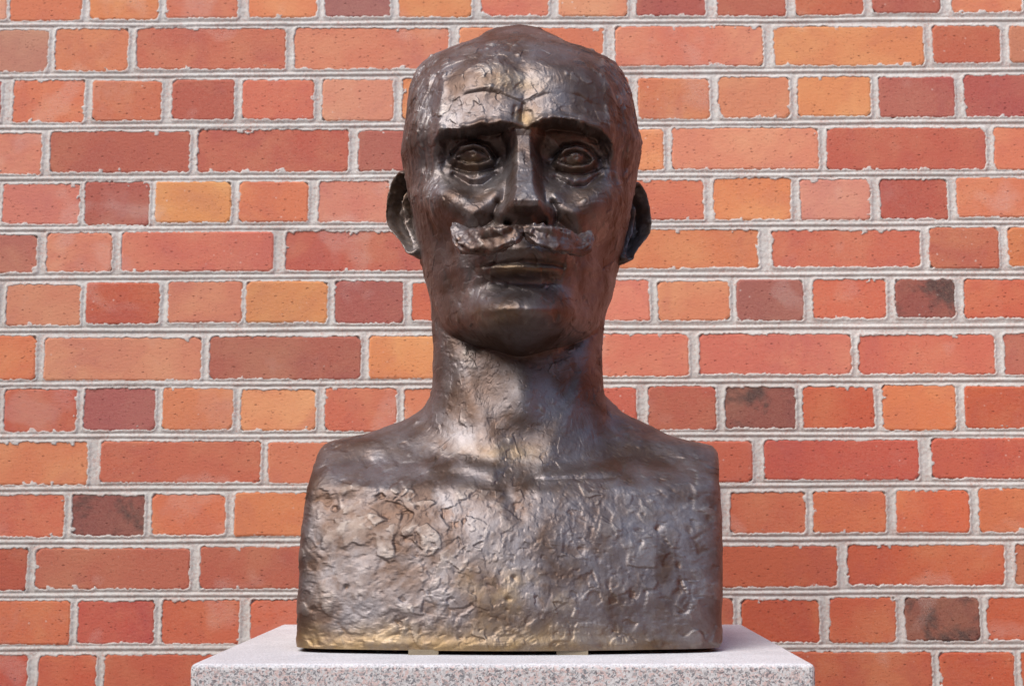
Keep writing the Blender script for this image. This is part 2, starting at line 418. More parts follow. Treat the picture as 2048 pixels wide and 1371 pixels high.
# core of the wall, and the brickwork beyond the picture joined as one part
def box(x0, x1, y0, y1, z0, z1):
    V = [(x, y, z) for x in (x0, x1) for y in (y0, y1) for z in (z0, z1)]
    return V, [(0, 4, 5, 1), (4, 6, 7, 5), (6, 2, 3, 7), (2, 0, 1, 3), (1, 5, 7, 3), (0, 2, 6, 4)]
V, Q = box(-4.2, 4.2, .0045, .3, 0, 3.4)
np_mesh('wall_core', V, Q, M_mortar, wall, smooth=False)
for sx in (-1, 1):  # unseen walls added at both sides for the bronze to reflect
    V, Q = box(min(sx * 3.0, sx * 3.4), max(sx * 3.0, sx * 3.4), -7, -.01, 0, 3.4)
    o = np_mesh('added_side_wall', V, Q, M_brick, wall, smooth=False); o.color = rgb(150, 76, 60)[:3] + (1,)
V, Q = box(-3.4, 3.4, -9.3, -8.9, 0, 4.6)  # unseen wall added behind the camera, darkens what the bronze reflects
o = np_mesh('added_rear_wall', V, Q, M_brick, wall, smooth=False); o.color = rgb(130, 76, 62)[:3] + (1,)
zlist = [float(zat(.5 * (r[0][0] + r[1][0]), WY)) for r in ROWS]
pitch = (zlist[0] - zlist[-1]) / (len(zlist) - 1)
print('course heights', [round(zlist[k] - zlist[k + 1], 4) for k in range(len(zlist) - 1)])
bx = []
lo_x = [min(r[0] for r in rects if abs(r[3] - zl) < .02) for zl in zlist]
hi_x = [max(r[1] for r in rects if abs(r[3] - zl) < .02) for zl in zlist]
for i in range(-32, 34):
    ztop = zlist[0] + i * pitch if i > 0 else None
    k = -i
    if 0 <= k < len(zlist): zt = zlist[k]
    elif i > 0: zt = zlist[0] + i * pitch
    else: zt = zlist[-1] - (k - len(zlist) + 1) * pitch
    zb = zt - pitch + .012
    if zb + H < .01 or zt + H > 3.39: continue
    hdr = (i % 2 == 0)
    def run(xa, xb, dr):
        x = xa
        q = 0
        while (x < xb if dr > 0 else x > xb):
            wd = .095 if hdr else (.197 if q % 3 else .095)
            a, b = (x, x + wd) if dr > 0 else (x - wd, x)
            bx.append((a, b, zb, zt)); x = b + .010 if dr > 0 else a - .010; q += 1
    if 0 <= k < len(zlist):
        run(hi_x[k] + .010, 4.1, 1); run(lo_x[k] - .010, -4.1, -1)
    else:
        run(-4.1 + random.uniform(0, .05), 4.1, 1)
allV, allF = [], []
for (a, b, c, d) in bx:
    V, Fs = brick_geo(a, b, c, d)
    o = len(allV)
    allV += [(x, y, z + H) for x, y, z in V]; allF += [tuple(o + q for q in f) for f in Fs]
me = bpy.data.meshes.new('brickwork'); me.from_pydata(allV, [], allF); me.materials.append(M_brick)
ta = me.attributes.new('tone', 'FLOAT_COLOR', 'POINT')
keys = 'SSROVCPRSDOVY'
tv = []
for q in range(len(bx)):
    tc_ = np.array(TONE[random.choice(keys)]) * .7 + np.array(TONE[random.choice(keys)]) * .3
    tv += list(rgb(*tc_)) * 36
ta.data.foreach_set('color', tv)
me.attributes.new('toned', 'FLOAT', 'POINT').data.foreach_set('value', [1.0] * len(allV))
o = link(bpy.data.objects.new('brickwork', me), wall); o['kind'] = 'stuff'; o.color = rgb(192, 98, 78)[:3] + (1,)

# ------------------------------------------------------------------ granite pedestal
PT = -.1025                       # top of the pedestal, from the camera
import bmesh
ped = thing('granite_pedestal', 'square pink and grey speckled granite pedestal under the bronze bust', 'pedestal', (0, 1.36, 0))
bm = bmesh.new()
fx0, fx1 = at(380, 1322, 1.135)[0], at(1631, 1322, 1.135)[0]
bx0, bx1 = at(561, 1250, 1.595)[0], at(1488, 1250, 1.595)[0]
px0, px1 = .5 * (fx0 + bx0), .5 * (fx1 + bx1)
print('pedestal', fx0, bx0, fx1, bx1)
vs = [bm.verts.new(p) for p in [(fx0, 1.135, 0), (fx1, 1.135, 0), (bx1, 1.6, 0), (bx0, 1.6, 0)]]
bf = bm.faces.new(vs)
ext = bmesh.ops.extrude_face_region(bm, geom=[bf])
bmesh.ops.translate(bm, verts=[v for v in ext['geom'] if isinstance(v, bmesh.types.BMVert)], vec=(0, 0, H + PT))
bmesh.ops.recalc_face_normals(bm, faces=bm.faces)
bmesh.ops.bevel(bm, geom=[e for e in bm.edges if max(v.co.z for v in e.verts) > .5], offset=.0045, segments=4, profile=.5, affect='EDGES')
for v in bm.verts: v.co.y -= 1.36
me = bpy.data.meshes.new('granite_block'); bm.to_mesh(me); bm.free(); me.materials.append(M_granite)
link(bpy.data.objects.new('granite_block', me), ped)

# ------------------------------------------------------------------ bronze bust
BY = 1.36                        # axis of the bust
bust = thing('bronze_bust', 'rough dark bronze bust of a bald moustached man standing on the granite pedestal', 'bust', (0, BY, H + PT))
#CALC2
def tab(zq, pts, s=.004):
    """smoothed table: value over height"""
    p = sorted(pts); zz = np.arange(-.16, .56, .0005)
    v = np.interp(zz, [a for a, b in p], [b for a, b in p])
    k = np.exp(-(np.arange(-60, 61) * .0005 / s) ** 2); k /= k.sum()
    v = np.convolve(np.pad(v, 60, mode='edge'), k, 'valid')
    return np.interp(zq, zz, v)
def sil(pts, Y, sign):
    """silhouette points in the picture -> (height, half width from x0)"""
    return [(float(zat(py, Y)), sign * (at(px, py, Y)[0] - X0)) for px, py in pts]
X0 = at(1040, 300, 1.36)[0]
ztop = float(zat(57, 1.37)); zbot = PT + .0035
NZ = 1000
t = np.linspace(0, 1, NZ)
zrow = zbot + (ztop - zbot) * (t + .10 * np.sin(np.pi * t) ** 1.0 * t)   # denser towards the crown
zrow = np.interp(t, np.linspace(0, 1, NZ), np.sort(zrow)); zrow = np.clip(zrow, zbot, ztop)
kk = np.linspace(0, 1, 60); zrow[-60:] = zrow[-61] + (ztop - zrow[-61]) * np.sin(kk * np.pi / 2) ** .8
zrow = np.sort(zrow)
NF, NB = 700, 140
th = np.concatenate([np.linspace(-math.pi * .06, math.pi * 1.06, NF), np.linspace(math.pi * 1.06, math.pi * 1.94, NB + 2)[1:-1]])
TT, ZZ = np.meshgrid(th, zrow)
cs, sn = np.cos(TT), np.sin(TT)          # sn>0 faces the camera
def sup(aL, aR, bF, bB, n):
    a = np.where(cs < 0, aL, aR); b = np.where(sn > 0, bF, bB)
    n = np.broadcast_to(n, a.shape)
    return ((np.abs(cs) / np.maximum(a, 1e-4)) ** n + (np.abs(sn) / np.maximum(b, 1e-4)) ** n) ** (-1 / n)
def smax(a, b, k):
    h = np.clip(.5 + .5 * (a - b) / k, 0, 1)
    return b + (a - b) * h + k * h * (1 - h)
def T(pts, s=.004): return tab(ZZ, pts, s)
def yf(pts): return [(float(zat(py, Y)), BY - Y) for py, Y in pts]

HL = sil([(1030,46),(1000,54),(972,63),(952,80),(920,97),(880,113),(846,131),(828,153),(821,186),(816,228),(814,269),(808,300),(804.8,330),(813,350),(820,400),(829,450),(842,520),(850.2,560),(862.9,600)], 1.36, -1)
HR = sil([(1050,46),(1064,54),(1090,64),(1118,78),(1144,96),(1176,112),(1206,122),(1236,139),(1247,158),(1256,181),(1264,219),(1270,264),(1279.2,319),(1272,352),(1264,400),(1255,450),(1242,520),(1230.0,560),(1222.3,600)], 1.36, 1)
HL += [(.197, .0785), (.187, .0745), (.178, .067), (.170, .054), (.164, .039), (.159, .022), (.154, .01)]
HR += [(.197, .0785), (.187, .0745), (.178, .067), (.170, .054), (.164, .039), (.159, .022), (.154, .01)]
HFr = yf([(50,1.365),(55,1.34),(66,1.31),(84,1.28),(105,1.262),(130,1.248),(160,1.241),(200,1.237),(240,1.234),(262,1.238),(300,1.249),(345,1.250),(390,1.240),(425,1.234),(470,1.236),(525,1.233),(568,1.237),(595,1.231),(622,1.222),(640,1.226),(656,1.234)])
HFr += [(.169, BY - 1.243), (.164, BY - 1.257), (.159, BY - 1.278), (.154, BY - 1.31), (.146, .0), (-.2, -.0)]
HBk = [(-.2, .0), (.13, .0), (.16, .05), (.20, .09), (.26, .135), (.33, .145), (.40, .135), (.44, .11), (.47, .07), (.482, .04), (ztop, .01)]
HN = [(-.2, 2.3), (.14, 2.3), (.17, 2.05), (.20, 2.0), (.24, 2.05), (.28, 2.35), (.33, 2.7), (.385, 2.7), (.41, 2.3), (.432, 1.95), (.455, 1.75), (.475, 1.75), (.49, 1.9)]
hL, hR = T(HL, .0022), T(HR, .0022)
below = sm(.128, .140, ZZ)
Rh = sup(np.maximum(hL * below, .001), np.maximum(hR * below, .001), np.maximum(T(HFr, .0028), .001), np.maximum(T(HBk), .001), T(HN))

NL = sil([(866,600),(866,640),(867.5,700),(867,770),(862,800),(852,830),(832,870),(815,920),(790,980)], 1.37, -1)
NR = sil([(1208,600),(1208,640),(1203,700),(1203,770),(1208,800),(1220,830),(1242,870),(1262,920),(1290,980)], 1.37, 1)
Rn = sup(T(NL), T(NR), T([(.3, .03), (.2, .045), (.165, .052), (.13, .058), (.09, .066), (.05, .082), (.02, .09), (-.02, .09)]),
         T([(.3, .03), (.2, .085), (.1, .09), (0, .09)]), 2.25) * sm(.30, .25, ZZ) * sm(-.06, -.01, ZZ)
# torso: herm-like block cut straight at the sides
def xl(px, py, Y): return -(at(px, py, Y)[0] - X0)
TL = [(PT, xl(592, 1290, 1.27)), (PT + .008, xl(589, 1270, 1.27)), (float(zat(1100, 1.29)), xl(598, 1100, 1.29)), (float(zat(970, 1.30)), xl(611, 970, 1.30)), (float(zat(900, 1.33)), xl(633, 900, 1.33)), (float(zat(886, 1.34)), xl(645, 886, 1.34)),
      (.0877 + .002, .134 + X0), (.1008 + .001, .102 + X0), (.114, .080 + X0), (.124, .070 + X0), (.14, .02)]
TR = [(PT, -xl(1440, 1290, 1.27)), (PT + .008, -xl(1445, 1270, 1.27)), (float(zat(1100, 1.29)), -xl(1447, 1100, 1.29)), (float(zat(970, 1.30)), -xl(1444, 970, 1.30)), (float(zat(905, 1.33)), -xl(1440, 905, 1.33)), (float(zat(893, 1.34)), -xl(1432, 893, 1.34)),
      (.082 + .003, .152 - X0), (.094 + .001, .133 - X0), (.108, .106 - X0), (.122, .0866 - X0), (.14, .02)]
TF = [(PT, BY - 1.209), (-.06, BY - 1.216), (0, BY - 1.234), (.03, BY - 1.249), (.042, BY - 1.262), (.06, BY - 1.295), (.078, BY - 1.312), (.10, BY - 1.328), (.12, .015), (.14, .002)]
TB = [(PT, .11), (0, .11), (.04, .10), (.078, .07), (.10, .045), (.12, .02), (.14, .002)]
Rt = sup(np.maximum(T(TL, .002) - .0022, .002), np.maximum(T(TR, .002) - .0020, .002), np.maximum(T(TF, .010), .002), np.maximum(T(TB), .002), T([(PT, 15), (.03, 13), (.06, 8), (.078, 4.2), (.09, 2.6), (.13, 2.2)]))
R = smax(Rh, Rn, .004)
R = smax(R, Rt, .016)
R = R * np.clip((ztop - ZZ) / .0035, 0, 1) ** .5
R = np.maximum(R, .0006)
BX = X0 + R * cs
BYy = BY - R * sn
BYy = BYy + .042 * (BX / .18) ** 2 * sm(.07, .02, ZZ) * np.clip(sn, 0, 1)
BZ = ZZ.copy()
# close the crown: last row runs to a point
U, Vp = proj(BX, BYy, BZ)
front = sm(.05, .45, sn)

# ---- face, sculpted as relief along the view depth (metres, + towards the camera)
def line(pts, wd, amp=None):
    """soft ridge along a polyline in picture coordinates"""
    best = np.full(U.shape, 1e9); av = np.zeros(U.shape)
    for k in range(len(pts) - 1):
        (x0, y0), (x1, y1) = pts[k], pts[k + 1]
        dx, dy = x1 - x0, y1 - y0
        tt = np.clip(((U - x0) * dx + (Vp - y0) * dy) / (dx * dx + dy * dy), 0, 1)
        d = np.hypot(U - x0 - tt * dx, Vp - y0 - tt * dy)
        m = d < best; best = np.where(m, d, best)
        if amp is not None: av = np.where(m, amp[k] + (amp[k + 1] - amp[k]) * tt, av)
    g = np.exp(-(best / wd) ** 2)
    return g * (av if amp is not None else 1)
def blob(x, y, sx, sy, rot=0, p=2):
    c, s = math.cos(rot), math.sin(rot)
    a = ((U - x) * c + (Vp - y) * s) / sx; b = (-(U - x) * s + (Vp - y) * c) / sy
    return np.exp(-(a * a + b * b) ** (p / 2))
ip = lambda q, pts: np.interp(q, [a for a, b in pts], [b for a, b in pts])
f = np.zeros(U.shape)
# forehead: shallow frontal eminences, brow ledge
f += .003 * blob(960, 150, 60, 40) + .003 * blob(1130, 150, 60, 40) - .0025 * blob(1045, 160, 22, 50)
browL = ip(U, [(840, 290), (868, 285), (885, 268), (915, 268), (954, 260), (995, 252), (1025, 250), (1048, 262)])
browR = ip(U, [(1048, 262), (1068, 252), (1084, 244), (1120, 248), (1162, 254), (1203, 266), (1222, 285), (1245, 295)])
brow = np.where(U < 1047, browL, browR) + 3.5 * noise(BX, BYy * 0, BZ * 0, .009, 301) + 1.5 * noise(BX, BYy * 0, BZ * 0, .0035, 302)
sideB = sm(860, 890, U) * sm(1232, 1204, U)
gl = 1 - .8 * blob(1047, 255, 20, 60)
f += .0095 * np.exp(-np.maximum(brow - Vp, 0) / 24) * sm(3, -3, Vp - brow) * sideB * gl
f += .0030 * np.exp(-((brow - 7 - Vp) / 7) ** 2) * sideB * gl * (.7 + .5 * noise(BX, BYy * 0, BZ, .008, 308))
# sockets under a hard upper edge
def socket(xo, xi, s, depth):
    ou = ip(Vp, xo); inn = ip(Vp, xi)
    wob = 3 * noise(BX, BYy * 0, BZ, .008, 305)
    a = sm(0, 27, (U - ou) * s + wob); b = sm(0, 20, (inn - U) * s + wob)
    top = sm(-2, 5, Vp - brow)
    cheek = ip(U * s, sorted([(s * (1047 - s * 187), 326), (s * (1047 - s * 150), 348), (s * (1047 - s * 100), 370), (s * (1047 - s * 50), 358), (s * (1047 - s * 20), 330)]))
    bot = sm(30, -44, Vp - cheek + 2 * wob)
    return depth * a * b * top * bot * (1 + .45 * np.exp(-np.clip(Vp - brow, 0, 99) / 16))
f -= socket([(250, 884), (280, 872), (340, 862), (380, 880)], [(250, 1020), (300, 1030), (350, 1024), (400, 1000)], 1, .0135)
f -= socket([(250, 1218), (285, 1222), (340, 1230), (380, 1215)], [(250, 1074), (300, 1065), (350, 1072), (400, 1095)], -1, .0135)
for ex, ey, s in ((945, 306, 1), (1151, 312, -1)):
    f += .0085 * blob(ex, ey, 33, 24, 0, 2.3)
    f += .0022 * blob(ex + 1, ey, 11, 11, 0, 3) - .0012 * blob(ex + 1, ey, 4, 4)
    f += .0062 * line([(ex - 38, ey + 8), (ex - 22, ey - 13), (ex + 2, ey - 20), (ex + 24, ey - 12), (ex + 38, ey + 6)], 6.5)
    f -= .0030 * line([(ex - 32, ey + 2), (ex - 16, ey - 9), (ex + 2, ey - 13), (ex + 18, ey - 8), (ex + 30, ey + 2)], 2.6)
    f -= .0040 * line([(ex - 42, ey - 8), (ex - 22, ey - 27), (ex + 4, ey - 33), (ex + 30, ey - 24), (ex + 46, ey - 4)], 5)
    f += .0058 * line([(ex - 34, ey + 13), (ex - 12, ey + 21), (ex + 14, ey + 21), (ex + 36, ey + 12)], 5.5)
    f -= .0025 * line([(ex - 28, ey + 8), (ex - 8, ey + 14), (ex + 12, ey + 14), (ex + 30, ey + 7)], 2.6)
    f -= .0035 * line([(ex - 36, ey + 22), (ex - 10, ey + 32), (ex + 16, ey + 32), (ex + 40, ey + 22)], 4.5)
    f += .0062 * blob(ex + 2, ey + 42, 36, 13, 0, 2.4)
    f -= .0045 * line([(ex - 38, ey + 40), (ex - 8, ey + 60), (ex + 20, ey + 60), (ex + 46, ey + 38)], 6)
    f -= .0050 * blob(ex + s * 46, ey + 2, 13, 20)
    f += .0009 * noise(BX, BYy * 0, BZ, .0045, 310) * blob(ex, ey + 15, 60, 50, 0, 4)
# nose: bridge, tip, wings, nostrils (rows are lower here because the tip stands forward)
nx = ip(Vp, [(240, 1047), (300, 1048), (430, 1050)])
nh = ip(Vp, [(225, 0), (255, .002), (275, .006), (300, .015), (340, .0255), (380, .034), (410, .042), (426, .045), (436, .042), (446, .022), (456, .006), (466, 0)])
rw = ip(Vp, [(250, 15), (290, 10), (340, 11), (400, 14), (425, 20), (445, 20)])
bwn = ip(Vp, [(250, 27), (290, 26), (340, 35), (400, 44), (430, 46), (460, 40)])
q = np.abs(U - nx + 1.5 * noise(BX, BYy * 0, BZ, .010, 306))
f += nh * (1 - sm(rw, bwn, q)) ** 1.15 
f += .004 * np.exp(-(np.abs(U - nx) / 62) ** 2) * sm(285, 400, Vp) * sm(465, 440, Vp)
for s in (-1, 1):
    f += .0145 * blob(1050 + s * 41, 430, 17, 17, 0, 3)
    f -= .012 * blob(1050 + s * 29, 447, 13, 8, 0, 3)
    f -= .004 * line([(1050 + s * 55, 408), (1050 + s * 64, 432), (1050 + s * 58, 450)], 5)
# cheekbones, hollow cheeks, folds
f += .018 * blob(895, 408, 60, 36, .32, 2.6) + .018 * blob(1198, 413, 56, 36, -.32, 2.6)
f -= .011 * blob(893, 500, 46, 58) + .011 * blob(1196, 502, 46, 58)
f += .0055 * line([(990, 392), (958, 425), (925, 460), (915, 530)], 15) + .0055 * line([(1108, 395), (1140, 428), (1172, 465), (1180, 530)], 15)
f -= .0035 * line([(1000, 425), (975, 450), (945, 470)], 6) + .0035 * line([(1102, 428), (1122, 450), (1148, 468)], 6)
# muzzle, lips, chin
f += .0065 * blob(1046, 500, 92, 62, 0, 2.2)
f += .007 * line([(930, 472), (985, 474), (1045, 460), (1105, 470), (1165, 478)], 19)
f += .004 * line([(975, 505), (1046, 500), (1120, 507)], 14)
f -= .0032 * line([(968, 532), (990, 528), (1046, 525), (1104, 528), (1126, 533)], 5)
f += .0030 * line([(985, 542), (1046, 540), (1108, 543)], 8)
f -= .0055 * line([(995, 562), (1046, 566), (1100, 564)], 17)
f -= .0022 * line([(950, 530), (940, 560), (924, 602)], 7) + .0018 * line([(1143, 534), (1152, 562), (1164, 600)], 8)
f += .0150 * blob(1046, 620, 90, 36, 0, 2.8) - .002 * blob(1046, 650, 6, 30)
f += .0018 * line([(905, 600), (930, 650), (975, 690), (1046, 708), (1110, 695), (1160, 655), (1190, 600)], 10)
f += .0010 * line([(912, 560), (918, 620), (945, 668)], 7) + .0012 * line([(1172, 540), (1172, 640)], 7)
f -= .0065 * line([(902, 555), (922, 625), (955, 680)], 20) + .0065 * line([(1188, 555), (1172, 625), (1138, 680)], 20)
# temple edges: forehead plane breaks into the hair
f += .0028 * line([(893, 120), (884, 190), (878, 250), (866, 310)], 9) * .8 + .0028 * line([(1208, 125), (1218, 200), (1222, 260), (1228, 310)], 9) * .8
f -= .004 * line([(862, 190), (852, 270), (850, 330)], 14) + .004 * line([(1238, 190), (1246, 270), (1248, 330)], 14)
# forehead creases and frown marks
brk = .55 + .6 * noise(BX, BYy * 0, BZ, .012, 303)
f -= brk * (.0008 * line([(905, 206), (930, 190), (965, 184), (1000, 189), (1040, 204)], 3) + .0008 * line([(1058, 203), (1090, 190), (1130, 187), (1160, 194), (1184, 210)], 3))
f += brk * (.0013 * line([(905, 197), (930, 182), (965, 175), (1000, 180), (1040, 195)], 6) + .0013 * line([(1058, 194), (1090, 181), (1130, 178), (1160, 185), (1180, 200)], 6))
for a, b, m in (((1030, 214), (1027, 240), .0012), ((1047, 208), (1043, 242), .0016), ((1061, 224), (1065, 242), .0010)):
    f -= m * line([a, b], 4)
f -= .003 * blob(1047, 232, 16, 22)
# neck: tendons and hollow throat, windpipe, pit above the breastbone
f += .0022 * line([(900, 690), (930, 760), (962, 840), (995, 915)], 24) + .0022 * line([(1180, 690), (1155, 770), (1125, 845), (1088, 915)], 24)
f -= .0018 * blob(960, 760, 24, 60, -.35) + .0018 * blob(1140, 770, 14, 60, .35)
f += .006 * blob(1045, 790, 34, 60)
f -= .0030 * blob(1040, 885, 44, 34)
f -= .0014 * line([(1000, 950), (1015, 985), (1038, 1030)], 14)
f += .005 * line([(860, 935), (930, 930), (985, 945)], 16) + .005 * line([(1230, 938), (1160, 945), (1090, 950)], 14)
f -= .0010 * line([(1070, 958), (1130, 957), (1230, 955)], 3.5)
f += .0022 * line([(625, 985), (700, 972), (790, 984), (870, 968), (960, 975)], 16, [.3, 1, 1, .7, .4]) 
f += .0018 * line([(1080, 985), (1200, 975), (1330, 985), (1420, 975)], 18)
f -= .0045 * blob(740, 925, 60, 26) + .004 * blob(1320, 920, 60, 26)
f *= front
BYy = BYy - f
# underside of the bust's front lip
lip = sm(PT + .016, PT + .008, ZZ) * sn.clip(0, 1)
BYy = BYy - .0012 * lip

# ---- surface of modelled clay: slabs, ledges, pits, strokes
x, y, z = BX.astype(np.float32), BYy.astype(np.float32), BZ.astype(np.float32)
def warp(a, m, sd): return a + m * noise(x, y, z, .013, sd) + .25 * m * noise(x, y, z, .0042, sd + 50)
wx, wy, wz = warp(x, .0028, 1), warp(y, .002, 4), warp(z, .0028, 2)
bodyw = sm(.10, .03, z)           # chest has the roughest skin
hairw = (sm(.045, .085, np.abs(x - X0) * 1.0) * sm(.25, .30, z) * sm(895, 868, np.where(U < 1041, U, 2090 - U)))
facew = (1 - bodyw) * (1 - hairw)
rough = np.zeros_like(x)
ex = .0006 * noise(x, y, z, .0018, 211); ez = .0006 * noise(x, y, z, .0018, 212)
def dabs(size, height, seed, keep, L=.62, W=.36, scoop=.4):
    """pressed strokes of clay: a wedge that rises slowly and ends in a torn, straight-ish lip"""
    d, s2_, o = cells(wx + ex, wy * .6, wz + ez, size, seed)
    an = o[3] * 6.283
    qx, qz = -o[0], -o[2]
    sc_ = .7 + .6 * o[4]
    a = (qx * np.cos(an) + qz * np.sin(an)) / (L * sc_)
    b = np.abs(-qx * np.sin(an) + qz * np.cos(an)) / (W * sc_)
    h = np.clip((a + 1) / 2, 0, 1) ** 1.4 * sm(1.0, .92, a) * sm(1.0, .72, b)
    sign = np.where(o[4] < scoop, -1.0, .85)
    return height * h * sign * (((o[3] * 7.3) % 1.0) < keep)
patchy = sm(-.3, .3, fbm(x, y, z, .05, 41, 2))
patch2 = sm(-.15, .3, fbm(x, y, z, .03, 43, 2))
bw = .85 + .15 * bodyw
rough += dabs(.034, .0008, 11, .7) * bw
rough += dabs(.021, .0011, 12, .75) * bw * (.2 + .8 * patchy)
rough += dabs(.0130, .0009, 13, .8) * bw * (.08 + .92 * patch2)
rough += dabs(.0080, .0006, 14, .7) * bw * patch2 * (.4 + .6 * patchy)
rough += dabs(.0055, .0005, 15, .5) * bw * (1 - patch2)
n5 = fbm(x, y, z * .8, .034, 51, 4)
frac = (n5 * 2.6) % 1.0
gate = sm(.05, .3, fbm(x, y, z, .02, 52, 2))
rough += (sm(.0, .05, frac) * (1 - frac) ** 2) * .0003 * gate * (.5 + .5 * bodyw)
b2, s2, o2 = cells(wx, wy, wz, .011, 12)
rough -= np.where(o2[3] < .07, np.exp(-(b2 / .2) ** 2), 0) * .0013 * (.4 + .6 * bodyw)
ang = noise(x, y, z, .06, 61) * 1.6
su = x * np.cos(ang) + z * np.sin(ang); sv = -x * np.sin(ang) + z * np.cos(ang)
rough += .00022 * fbm(su / 6, y / 3, sv, .0020, 62, 2) * sm(-.1, .5, noise(x, y, z, .03, 63))
# hair: downward grooves and ticks
rough += hairw * (.0015 * fbm(x + .15 * z * np.sign(x), y + .25 * z, z * .10, .0045, 71, 3))
b4, s4, o4 = cells(wx * 1.6, wy * 1.3, wz * .8, .0085, 73)
rough += hairw * np.where(o4[3] < .28, .0011 * np.exp(-(b4 / .28) ** 2), 0)
b5, s5, o5 = cells(wx * 1.2, wy, wz, .013, 83)
rough += facew * np.where(o5[3] < .22, .0012 * np.exp(-(b5 / .22) ** 2), 0)
rough += .0005 * fbm(x, y, z, .018, 81, 2)
crownw = sm(.455, .475, z)
rough *= 1 - .75 * crownw
rough *= 1 - .25 * sm(.02, .05, z) * sm(.15, .13, z)
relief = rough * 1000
# push along the surface normal
P = np.stack([x, y, z], -1).astype(np.float64)
du = np.gradient(P, axis=1); dv = np.gradient(P, axis=0)
Nn = np.cross(du, dv); Nn /= np.linalg.norm(Nn, axis=-1, keepdims=True) + 1e-12
if Nn[NZ // 3, NF // 2, 1] > 0: Nn = -Nn
P += Nn * rough[..., None] * sm(PT + .0035, PT + .008, z)[..., None]
# golden rubbed patches: foot, brow, throat, chest
gold = .8 * sm(PT + .034, PT + .004, z + .012 * fbm(x, y, z, .03, 91, 3)) * sm(.20, -.02, x)
gold += .4 * blob(1030, 168, 60, 22) + .6 * blob(1050, 240, 26, 22) + .5 * blob(1020, 905, 60, 16) + .3 * blob(985, 640, 60, 22) + .7 * blob(1046, 540, 60, 9)
gold += .55 * blob(1050, 1180, 120, 60) * sm(-.2, .4, fbm(x, y, z, .02, 92, 3)) + .35 * blob(945, 320, 30, 20) + .35 * blob(1152, 327, 30, 20)
gold = np.clip(gold, 0, 1)
nzr, nth = TT.shape
idx = np.arange(nzr * nth).reshape(nzr, nth); nxt = np.roll(idx, -1, axis=1)
Q = np.stack([idx[:-1].ravel(), nxt[:-1].ravel(), nxt[1:].ravel(), idx[1:].ravel()], 1)
V = P.reshape(-1, 3).copy()
V[:, 1] -= BY; V[:, 2] -= PT
#CALC2END
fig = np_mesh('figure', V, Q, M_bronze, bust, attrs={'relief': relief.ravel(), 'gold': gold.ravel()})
print('figure quads', len(Q))

# ---- parametric bronze parts share this finish
def finish(V3, Nn3, amp=1.0, seed=5):
    x, y, z = V3[..., 0], V3[..., 1], V3[..., 2]
    b, s, o = cells(x, y, z, .008, seed)
    r = np.where(o[4] > .4, (o[0] * (o[3] - .5) + o[2] * (o[4] - .7)) * 2.2, 0) * .0011 + .0009 * fbm(x, y, z, .006, seed + 2, 3)
    r = r * amp
    return V3 + Nn3 * r[..., None], r * 1000
def grid_mesh(name, P, wrap, parent, gold=0.1, amp=1.0, seed=5, flip=False):
    du = np.gradient(P, axis=1); dv = np.gradient(P, axis=0)
    if wrap:
        Pw = np.concatenate([P[:, -2:], P, P[:, :2]], 1); du = np.gradient(Pw, axis=1)[:, 2:-2]
    Nn = np.cross(du, dv); Nn /= np.linalg.norm(Nn, axis=-1, keepdims=True) + 1e-12
    if flip: Nn = -Nn
    P2, rel = finish(P, Nn, amp, seed)
    a, b = P.shape[:2]
    idx = np.arange(a * b).reshape(a, b)
    if wrap: nx = np.roll(idx, -1, 1); i0 = idx
    else: nx = idx[:, 1:]; i0 = idx[:, :-1]
    Q = np.stack([i0[:-1].ravel(), nx[:-1].ravel(), nx[1:].ravel(), i0[1:].ravel()], 1)
    V = P2.reshape(-1, 3).copy(); V[:, 1] -= BY; V[:, 2] -= PT
    return np_mesh(name, V, Q, M_bronze, parent, attrs={'relief': rel.ravel(), 'gold': np.full(a * b, gold)})

# ---- moustache: one swept, ragged roll with upturned ends
MP = np.array([  # px, py, Y, vertical radius (mm), depth radius (mm)
 (908, 444, 1.241, .8, .8), (912, 455, 1.236, 4.2, 5), (925, 472, 1.228, 7.0, 7), (943, 481, 1.219, 8.6, 9), (966, 483, 1.211, 9.2, 10.5), (992, 478, 1.204, 9.4, 11), (1016, 471, 1.203, 8.8, 11), (1034, 464, 1.205, 6.6, 9.5),
 (1047, 461, 1.208, 4.0, 7), (1060, 463, 1.205, 6.4, 9.5), (1078, 469, 1.203, 8.4, 11), (1102, 476, 1.204, 9.0, 11), (1126, 482, 1.211, 8.8, 10), (1147, 486, 1.219, 8.2, 9), (1163, 485, 1.228, 6.8, 7), (1175, 473, 1.236, 4.4, 5), (1181, 459, 1.241, .8, .8)])
MP[:, 2] -= .0095
tq = np.linspace(0, len(MP) - 1, 260); tk = np.arange(len(MP))
mp = np.stack([np.interp(tq, tk, MP[:, k]) for k in range(5)], 1)
k = np.exp(-(np.arange(-9, 10) / 6.0) ** 2); k /= k.sum()
for c in range(3): mp[:, c] = np.convolve(np.pad(mp[:, c], 9, mode='edge'), k, 'valid')
cx, _, cz = at(mp[:, 0], mp[:, 1], mp[:, 2])
C = np.stack([cx, mp[:, 2], cz], 1)
tg = np.gradient(C, axis=0); tg /= np.linalg.norm(tg, axis=1, keepdims=True)
dpt = np.array([0, 1.0, 0]); upv = np.cross(dpt, tg); upv /= np.linalg.norm(upv, axis=1, keepdims=True)
upv *= np.sign(upv[:, 2:3])
fi = np.linspace(0, 2 * math.pi, 72, endpoint=False)
cf, sf = np.cos(fi), np.sin(fi)
